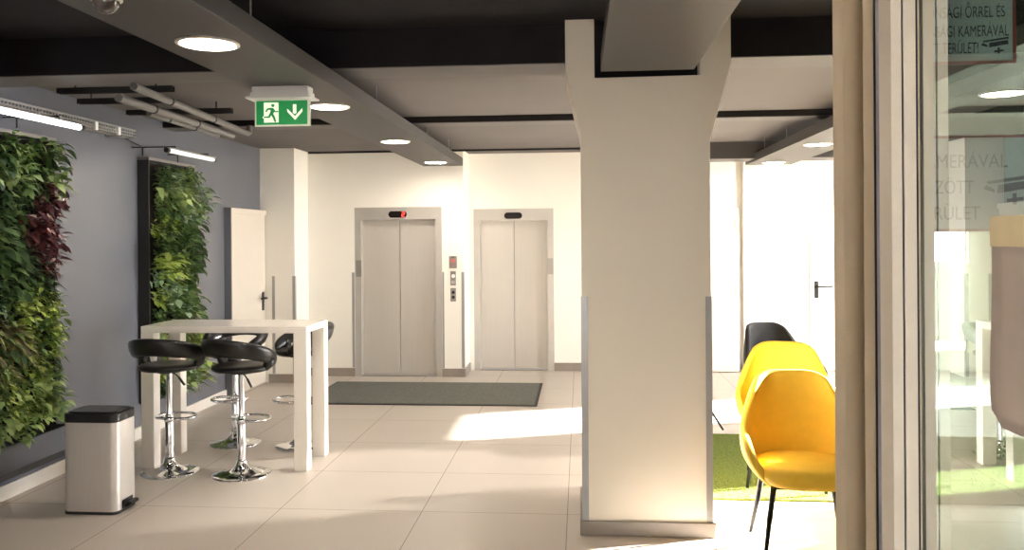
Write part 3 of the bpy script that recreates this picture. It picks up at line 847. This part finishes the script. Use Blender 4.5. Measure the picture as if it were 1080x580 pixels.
# ------------------------------------------------------------------ bar stools
def make_stool(label, loc, rotz):
    """seat faces local +Y, the low wrap-round backrest is at local -Y"""
    t = thing('bar_stool', label, 'bar stool', loc, rotz, 'black bar stools at the white table')
    b = add_lathe(bm_new(), [(0, 0), (0.212, 0), (0.215, 0.004), (0.208, 0.010), (0.16, 0.017), (0.11, 0.028), (0.07, 0.046), (0.046, 0.072), (0.038, 0.10), (0.034, 0.115), (0, 0.115)], 48)
    obj('base', b, M['chrome'], t, smooth=True)
    obj('column_sleeve', add_lathe(bm_new(), [(0, 0.10), (0.031, 0.10), (0.031, 0.43), (0.028, 0.435), (0, 0.435)], 24), M['chrome'], t, angle=40)
    obj('column_rod', add_lathe(bm_new(), [(0, 0.43), (0.021, 0.43), (0.021, 0.76), (0, 0.76)], 20), M['chrome'], t, angle=40)
    pts = []
    for k in range(25):
        a = R(-130) + R(260) * k / 24
        pts.append((0.15 * math.sin(a), 0.10 + 0.125 * math.cos(a) , 0.40))
    pts = [(0.028, 0.0, 0.40)] + pts[::-1] + [(-0.028, 0.0, 0.40)]
    b = add_tube(bm_new(), pts, 0.011, 10)
    add_lathe(b, [(0.030, 0.38), (0.038, 0.382), (0.038, 0.418), (0.030, 0.42)], 24)
    obj('footrest', b, M['chrome'], t, smooth=True)
    b = add_lathe(bm_new(), [(0, 0.755), (0.09, 0.755), (0.09, 0.771), (0, 0.771)], 24)
    obj('swivel_plate', b, M['black'], t, angle=40)
    b = add_tube(bm_new(), [(0.02, -0.02, 0.765), (0.09, -0.05, 0.742), (0.125, -0.065, 0.720)], [0.005, 0.005, 0.005], 8)
    add_tube(b, [(0.118, -0.062, 0.725), (0.175, -0.085, 0.675)], [0.009, 0.008], 8)
    obj('lever', b, M['black'], t, smooth=True)
    # seat cushion: rounded oval pad, slightly dished
    b = bm_new()
    prof = [(0.0, 0.770), (0.14, 0.770), (0.185, 0.776), (0.203, 0.792), (0.200, 0.810), (0.17, 0.822), (0.09, 0.818), (0.0, 0.814)]
    add_lathe(b, prof, 40)
    for v in b.verts:
        v.co.x *= 1.08
        v.co.y *= 1.02
    obj('seat', b, M['leatherette'], t, smooth=True)
    # backrest: padded crescent band wrapping the back and both sides, its tips run down into the seat
    b = bm_new()
    n = 44; seg = 16
    rings = []
    for i in range(n + 1):
        f = i / n * 2 - 1
        th = f * R(138)
        c = math.cos(th)
        e = abs(f)
        rad = 0.222 + 0.022 * (1 - e ** 2)
        zc = 0.970 - 0.155 * (e ** 1.9)
        hh = 0.068 * (1 - 0.40 * e ** 2)       # half height of the band
        tk = 0.030 * (1 - 0.1 * e ** 2)        # half thickness
        if e > 0.86:
            q = (e - 0.86) / 0.14
            sc = math.sqrt(max(0.0, 1 - q * q)) * 0.96 + 0.04
            hh *= sc; tk *= sc
        cen = Vector((math.sin(th) * rad * 1.03, -math.cos(th) * rad * 1.0, zc))
        outv = Vector((math.sin(th), -math.cos(th), 0))
        tilt = 0.32 * (1 - 0.3 * e)
        upv = (Vector((0, 0, 1)) + outv * tilt).normalized()
        nv = (outv - Vector((0, 0, 1)) * tilt).normalized()
        ring = []
        for k in range(seg):
            a = 2 * PI * k / seg
            ca, sa = math.cos(a), math.sin(a)
            ex = lambda v: math.copysign(abs(v) ** 0.75, v)
            ring.append(b.verts.new(cen + nv * tk * ex(ca) + upv * hh * ex(sa)))
        rings.append(ring)
    for i in range(n):
        for k in range(seg):
            b.faces.new((rings[i][k], rings[i][(k + 1) % seg], rings[i + 1][(k + 1) % seg], rings[i + 1][k]))
    b.faces.new(rings[0]); b.faces.new(rings[-1][::-1])
    obj('backrest', b, M['leatherette'], t, smooth=True)
    # side webs joining seat and backrest
    for s in (-1, 1):
        pts = [(s * 0.170, 0.04, 0.797), (s * 0.200, 0.04, 0.805), (s * 0.225, 0.045, 0.835), (s * 0.234, 0.05, 0.875)]
        b = add_tube(bm_new(), pts, [0.022, 0.030, 0.040, 0.034], 14)
        obj('side_web', b, M['leatherette'], t, smooth=True)
    return t
s1 = make_stool('black bar stool at the left front of the white table, nearest the trash bin', (-3.10, 5.99, 0), R(-4))
copy_tree(s1, (-2.525, 5.96, 0), R(-20), 'black bar stool at the table front, right of the leftmost stool')
copy_tree(s1, (-2.96, 6.86, 0), R(176), 'black bar stool behind the table, mostly hidden by two front stools')
copy_tree(s1, (-2.37, 6.82, 0), R(128), 'black bar stool behind the right table legs, backrest showing past the corner')

# ------------------------------------------------------------------ trash bin
def rounded(x0, x1, y0, y1, r, n=6):
    pts = []
    for (cx, cy, a0) in ((x1 - r, y1 - r, 0), (x0 + r, y1 - r, PI / 2), (x0 + r, y0 + r, PI), (x1 - r, y0 + r, 1.5 * PI)):
        for k in range(n + 1):
            a = a0 + PI / 2 * k / n
            pts.append((cx + r * math.cos(a), cy + r * math.sin(a)))
    return pts
t = thing('trash_bin', 'brushed steel pedal bin with black lid standing on floor at left', 'trash bin', (-3.135, 5.15, 0), R(0))
obj('body', add_prism(bm_new(), rounded(-0.18, 0.18, -0.125, 0.125, 0.045), 0.018, 0.585), M['bin_steel'], t, angle=50)
obj('foot_ring', add_prism(bm_new(), rounded(-0.183, 0.183, -0.128, 0.128, 0.045), 0.0, 0.018), M['black'], t, angle=50)
b = add_prism(bm_new(), rounded(-0.185, 0.185, -0.13, 0.13, 0.05), 0.585, 0.64)
add_prism(b, rounded(-0.165, 0.165, -0.11, 0.11, 0.045), 0.64, 0.652)
obj('lid', b, M['bin_lid'], t, angle=50, bevel=0.006)
b = bm_new(); add_box(b, 0.17, 0.215, -0.045, 0.045, 0.030, 0.045, 0.004); add_box(b, 0.178, 0.188, -0.06, 0.06, 0.02, 0.075, 0.003)
add_box(b, 0.20, 0.235, -0.05, 0.05, 0.040, 0.062, 0.006)
obj('pedal', b, M['black'], t)

# ------------------------------------------------------------------ mat and rug
t = thing('door_mat', 'long dark grey mat on the floor before the elevators', 'mat', (-1.72, 9.20, 0))
obj('rubber_edge', add_box(bm_new(), -1.25, 1.262, -0.68, 0.66, 0, 0.008, 0.002), M['mat_edge'], t)
obj('pile', add_box(bm_new(), -1.22, 1.232, -0.65, 0.63, 0.008, 0.014), M['mat'], t)
t = thing('grass_rug', 'green artificial grass rug under the yellow chairs', 'rug', (2.15, 6.48, 0))
obj('turf_backing', add_box(bm_new(), -1.28, 1.6, -0.92, 0.90, 0, 0.012), M['turf'], t)
b = bm_new()
rr = random.Random(11)
for k in range(16000):
    x, y = rr.uniform(-1.275, 1.595), rr.uniform(-0.915, 0.895)
    a = rr.uniform(0, PI); l = rr.uniform(0.004, 0.009); w = 0.003
    ca, sa = math.cos(a) * w, math.sin(a) * w
    lx, ly = rr.uniform(-0.010, 0.010), rr.uniform(-0.010, 0.010)
    b.faces.new((b.verts.new((x - ca, y - sa, 0.012)), b.verts.new((x + ca, y + sa, 0.012)), b.verts.new((x + lx, y + ly, 0.012 + l))))
o = obj('turf_pile', b, M['turf_blade'], t); o['kind'] = 'stuff'

# ------------------------------------------------------------------ tub chairs
def make_chair(label, loc, rotz, m, tone):
    """opens towards local -Y"""
    t = thing('tub_chair', label, 'chair', loc, rotz)
    b = bm_new()
    nth, nt = 36, 9
    TH = R(122)
    grid = []
    sm = lambda q: q * q * (3 - 2 * q)
    for i in range(nth + 1):
        f = i / nth * 2 - 1
        th = f * TH
        e = abs(th) / TH
        # rim height: broad tall back, quick drop to low arms that run forward beside the seat
        if e < 0.36: top = 0.945 - 0.035 * (e / 0.36) ** 3
        elif e < 0.66: top = 0.910 - 0.275 * sm((e - 0.36) / 0.30)
        else: top = 0.635 - 0.165 * ((e - 0.66) / 0.34) ** 2.0
        row = []
        for j in range(nt + 1):
            v = j / nt
            z = 0.385 + (top - 0.385) * v
            zz = (z - 0.385) / 0.57
            flare = 1 - (1 - min(1, zz * 3.0)) ** 2.4
            rx = 0.205 + 0.110 * flare
            ry = 0.185 + 0.085 * flare + 0.09 * zz
            narrow = 1 - 0.22 * sm(max(0, min(1, (zz - 0.40) / 0.60)))
            s, c = math.sin(th), math.cos(th)
            x = math.copysign(abs(s) ** 0.62, s) * rx * narrow
            y = math.copysign(abs(c) ** 0.70, c) * (ry if c > 0 else 0.27 + 0.03 * flare)
            row.append(b.verts.new((x, y, z)))
        grid.append(row)
    for i in range(nth):
        for j in range(nt):
            b.faces.new((grid[i][j], grid[i + 1][j], grid[i + 1][j + 1], grid[i][j + 1]))
    obj('shell', b, m, t, smooth=True, solid=0.042, subsurf=1)
    # seat cushion
    def se(r_x, r_y, n=36, p=2.8):
        out = []
        for k in range(n):
            a = 2 * PI * k / n; c, s = math.cos(a), math.sin(a)
            out.append((math.copysign(abs(c) ** (2 / p), c) * r_x, math.copysign(abs(s) ** (2 / p), s) * r_y))
        return out
    b = bm_new()
    layers = [(0.17, 0.385), (0.235, 0.392), (0.262, 0.42), (0.268, 0.455), (0.255, 0.482), (0.20, 0.494), (0.08, 0.497)]
    rings = []
    for r_, z in layers:
        rings.append([b.verts.new((x, y - 0.035, z)) for x, y in se(r_, r_ * 1.0)])
    n = 36
    for a, c in zip(rings[:-1], rings[1:]):
        for k in range(n): b.faces.new((a[k], a[(k + 1) % n], c[(k + 1) % n], c[k]))
    b.faces.new(rings[0][::-1]); b.faces.new(rings[-1])
    obj('seat', b, m, t, smooth=True)
    for s in (-1, 1):
        for q in (-1, 1):
            yy = -0.17 if q < 0 else 0.15
            obj('leg', add_tube(bm_new(), [(s * 0.19, yy, 0.40), (s * 0.222, yy * 1.15, 0.2), (s * 0.255, yy * 1.42, 0.0)], [0.017, 0.015, 0.011], 12), M['blackleg'], t, smooth=True)
    for yy in (-0.19, 0.14): obj('under_rail', add_box(bm_new(), -0.18, 0.18, yy, yy + 0.03, 0.372, 0.390), M['blackleg'], t)
    return t
ch = make_chair('nearest yellow tub chair, open front and seat facing the camera', (1.24, 4.76, 0), R(-2), M['yellow'], 'yellow')
copy_tree(ch, (1.43, 5.96, 0.02), R(-12), 'second yellow tub chair, directly behind the nearest yellow one')
make_chair('black tub chair behind the two yellow chairs', (1.81, 7.45, 0.013), R(28), M['blackfab'], 'black')
# low side table behind the column, only one leg in view
t = thing('side_table', 'low side table behind the column, one splayed black leg showing', 'table', (0.86, 7.20, 0.02))
obj('table_top', add_lathe(bm_new(), [(0, 0.42), (0.25, 0.42), (0.26, 0.43), (0.25, 0.44), (0, 0.44)], 32), M['blackleg'], t, angle=40)
for a in (37, 157, 277):
    c, s = math.cos(R(a)), math.sin(R(a))
    obj('leg', add_tube(bm_new(), [(c * 0.17, s * 0.17, 0.42), (c * 0.50, s * 0.50, 0.0)], [0.013, 0.010], 10), M['blackleg'], t, smooth=True)

# ------------------------------------------------------------------ entrance: jamb, open glass door, sidelight, notices
H = 2.75
jamb = structure(obj('trim_30', add_prism(bm_new(), [(0.566, 1.90), (0.589, 1.90), (0.644, 1.930), (0.631, 1.90), (0.654, 1.90), (0.654, 2.075), (0.6285, 2.075)], 0, H), M['alu']), 'taupe aluminium entrance post at right', 'door frame')
obj('gasket', add_box(bm_new(), 0.6542, 0.6573, 1.895, 2.06, 0, H), M['gasket'], jamb)
obj('grey_seal_strip', add_box(bm_new(), 0.6574, 0.6716, 1.900, 2.06, 0, H), M['alu_grey'], jamb)
obj('brush_seal', add_box(bm_new(), 0.6717, 0.6766, 1.918, 2.06, 0, H), M['gasket'], jamb)
obj('edge_strip', add_box(bm_new(), 0.6768, 0.6793, 1.908, 2.06, 0, H), M['plastic_white'], jamb)
obj('groove', add_box(bm_new(), 0.6795, 0.694, 1.936, 2.06, 0, H), M['win_frame'], jamb)
# open door leaf, standing at right angles to the facade
YD = 1.352
leafd = structure(obj('door_4', (lambda b: (add_box(b, 0.474, 0.4895, YD - 0.05, YD, 0.01, H - 0.05), add_box(b, 0.4925, 0.5105, YD - 0.05, YD, 0.01, H - 0.05),
        add_box(b, 0.474, 0.5105, 0.22, YD - 0.051, 0.01, 0.10), add_box(b, 0.474, 0.5105, 0.22, YD - 0.051, H - 0.15, H - 0.05),
        add_box(b, 0.474, 0.5105, 0.14, 0.22, 0.01, H - 0.05), b)[-1])(bm_new()), M['alu_light']), 'open glass entrance door leaf at the right edge', 'door')
obj('gasket', add_box(bm_new(), 0.4896, 0.4924, YD - 0.047, YD, 0.01, H - 0.05), M['gasket'], leafd)
obj('gasket', add_box(bm_new(), 0.5106, 0.5135, YD - 0.05, YD, 0.01, H - 0.05), M['gasket'], leafd)
g = bm_new()
g.faces.new([g.verts.new(p) for p in ((0.516, YD - 0.05, 0.10), (0.516, 0.22, 0.10), (0.516, 0.22, H - 0.15), (0.516, YD - 0.05, H - 0.15))])
obj('pane', g, M['glass_leaf'], leafd)
_h = Vector((0.5135, YD - 0.05, 0)); _rot = Matrix.Rotation(R(0.35), 4, 'Z')
leafd.matrix_world = Matrix.Translation(_h) @ _rot @ Matrix.Translation(-_h)
# fixed sidelight behind the leaf
side = structure(obj('window_6', (lambda b: (add_box(b, 0.695, 0.812, 1.97, 2.05, 0, H), add_box(b, 0.812, 2.2, 1.97, 2.05, 0, 0.06), add_box(b, 0.812, 2.2, 1.97, 2.05, H - 0.06, H), add_box(b, 2.14, 2.2, 1.97, 2.05, 0.06, H - 0.06), b)[-1])(bm_new()), M['alu']), 'fixed glass sidelight beside the entrance', 'window')
g = bm_new()
g.faces.new([g.verts.new(p) for p in ((0.812, 2.045, 0.06), (2.14, 2.045, 0.06), (2.14, 2.045, H - 0.06), (0.812, 2.045, H - 0.06))])
obj('pane', g, M['glass_side'], side)

def text_obj(s, m, parent, x_right, z_base, cap, width, y):
    cu = bpy.data.curves.new('lettering', 'FONT')
    cu.body = s; cu.size = 1.0; cu.align_x = 'LEFT'
    cu.offset = 0.0
    tmp = bpy.data.objects.new('lettering_tmp', cu)
    C.objects.link(tmp)
    bpy.context.view_layer.update()
    dg = bpy.context.evaluated_depsgraph_get()
    me = bpy.data.meshes.new_from_object(tmp.evaluated_get(dg))
    C.objects.unlink(tmp); bpy.data.objects.remove(tmp)
    xs = [v.co.x for v in me.vertices]
    x0, x1 = min(xs), max(xs)
    capu = 0.73
    for v in me.vertices:
        v.co = Vector((x_right - (x1 - v.co.x) / (x1 - x0) * width, y, z_base + v.co.y / capu * cap))
    me.materials.clear(); me.materials.append(m)
    o = bpy.data.objects.new('lettering', me)
    C.objects.link(o); o.parent = parent
    return o
def cctv(parent, x, z, s, y):
    """security camera pictogram, s = width"""
    b = bm_new()
    def P(l): add_prism_y(b, [(x + u * s, z + v * s) for u, v in l], y - 0.0006, y)
    P([(0.28, 0.02), (1.0, 0.14), (0.98, 0.30), (0.30, 0.20)])
    P([(0.10, 0.22), (1.0, 0.34), (1.0, 0.42), (0.06, 0.28)])
    P([(0.0, 0.12), (0.22, 0.04), (0.24, 0.10), (0.06, 0.20)])
    P([(0.60, 0.02), (0.68, 0.02), (0.68, -0.22), (0.60, -0.22)])
    P([(0.48, -0.10), (0.82, -0.06), (0.82, -0.13), (0.48, -0.17)])
    obj('camera_symbol', b, M['sign_text'], parent)
def sign(name, label, x0, x1, z0, z1, y, bt):
    t = thing(name, label, 'sign', ((x0 + x1) / 2, y, z0))
    w = (x1 - x0) / 2; h = z1 - z0
    obj('sheet', add_box(bm_new(), -w, w, -0.001, 0.001, 0, h), M['sign_paper'], t)
    b = bm_new()
    add_box(b, -w, w, -0.0018, -0.001, 0, bt); add_box(b, -w, w, -0.0018, -0.001, h - bt, h)
    add_box(b, -w, -w + bt, -0.0018, -0.001, bt, h - bt); add_box(b, w - bt, w, -0.0018, -0.001, bt, h - bt)
    obj('border', b, M['sign_red'], t)
    return t, (x0 + x1) / 2, z0
YS = 2.08
t, ox, oz = sign('warning_sign', 'upper red bordered security notice on the sidelight glass', 0.72, 1.0486, 2.161, 2.373, YS, 0.008)
yy = -0.0022
text_obj('BIZTONSÁGI ŐRREL ÉS', M['sign_text'], t, 1.023 - ox, 2.2736 - oz, 0.0285, 0.226, yy)
text_obj('BIZTONSÁGI KAMERÁVAL', M['sign_text'], t, 1.0314 - ox, 2.2277 - oz, 0.0285, 0.2435, yy)
text_obj('VÉDETT TERÜLET!', M['sign_text'], t, 0.961 - ox, 2.187 - oz, 0.0285, 0.1604, yy)
cctv(t, 0.968 - ox, 2.199 - oz, 0.063, -0.0012)
t, ox, oz = sign('camera_sign', 'lower red bordered camera notice on the sidelight glass', 0.716, 1.1317, 1.757, 1.989, YS, 0.0065)
text_obj('KAMERÁVAL', M['sign_text'], t, 1.027 - ox, 1.911 - oz, 0.034, 0.215, yy)
text_obj('ŐRZÖTT', M['sign_text'], t, 0.948 - ox, 1.8488 - oz, 0.034, 0.136, yy)
text_obj('TERÜLET', M['sign_text'], t, 0.9626 - ox, 1.7858 - oz, 0.034, 0.150, yy)
cctv(t, 0.971 - ox, 1.846 - oz, 0.112, -0.0012)
# taupe paper notice taped to the near side of the open door leaf
t = thing('paper_notice', 'taupe sheet hung with cream tape on the open glass door', 'notice', (0.5105, 1.072, 1.516))
b = bm_new()
nx, nz = 10, 14
def _py(i, j):                      # rounded lower corner
    y = 0.30 * i / nx
    q = max(0.0, 1 - j / nz * 7)
    return -(y + (0.012 * q * q if i == 0 else 0))
gv = [[b.verts.new((-0.0022 * (1 + math.sin(i * 1.1 + j * 0.35)) * (1 - j / nz), _py(i, j), (0.010 if (j == 0 and i == 0) else 0) + 0.222 * j / nz)) for i in range(nx + 1)] for j in range(nz + 1)]
for j in range(nz):
    for i in range(nx): b.faces.new((gv[j][i], gv[j + 1][i], gv[j + 1][i + 1], gv[j][i + 1]))
obj('sheet', b, M['paper'], t, smooth=True, solid=0.0008)
obj('tape', add_box(bm_new(), -0.0012, 0.0030, -0.304, 0.003, 0.219, 0.256), M['tape'], t)

# ------------------------------------------------------------------ greenery outside the small rear window
for (x, y, h, lb) in ((4.55, 12.4, 2.1, 'green shrub outside the small rear window, left one'), (5.75, 12.6, 2.4, 'green shrub outside the small rear window, right one')):
    t = thing('shrub', lb, 'shrub', (x, y, -0.125))
    b = bm_new(); r3 = random.Random(int(x * 10))
    for k in range(900):
        a = r3.uniform(0, 2 * PI); zz = r3.uniform(0.3, h); rr_ = 0.5 * math.sqrt(r3.random()) * math.sin(PI * min(1, zz / h * 0.9 + 0.1)) + 0.05
        leaf(b, Vector((rr_ * math.cos(a), rr_ * math.sin(a), zz)), Vector((math.cos(a), math.sin(a), r3.uniform(-0.2, 0.8))), Vector((0, 0, 1)), 0.10, 0.05, 0.4, 0.2)
    obj('foliage', b, M['lf_lime'], t, smooth=True)
    obj('stem', add_tube(bm_new(), [(0, 0, 0), (0.02, 0, 0.8), (0, 0.02, h * 0.85)], [0.03, 0.025, 0.01], 8), M['soil'], t)
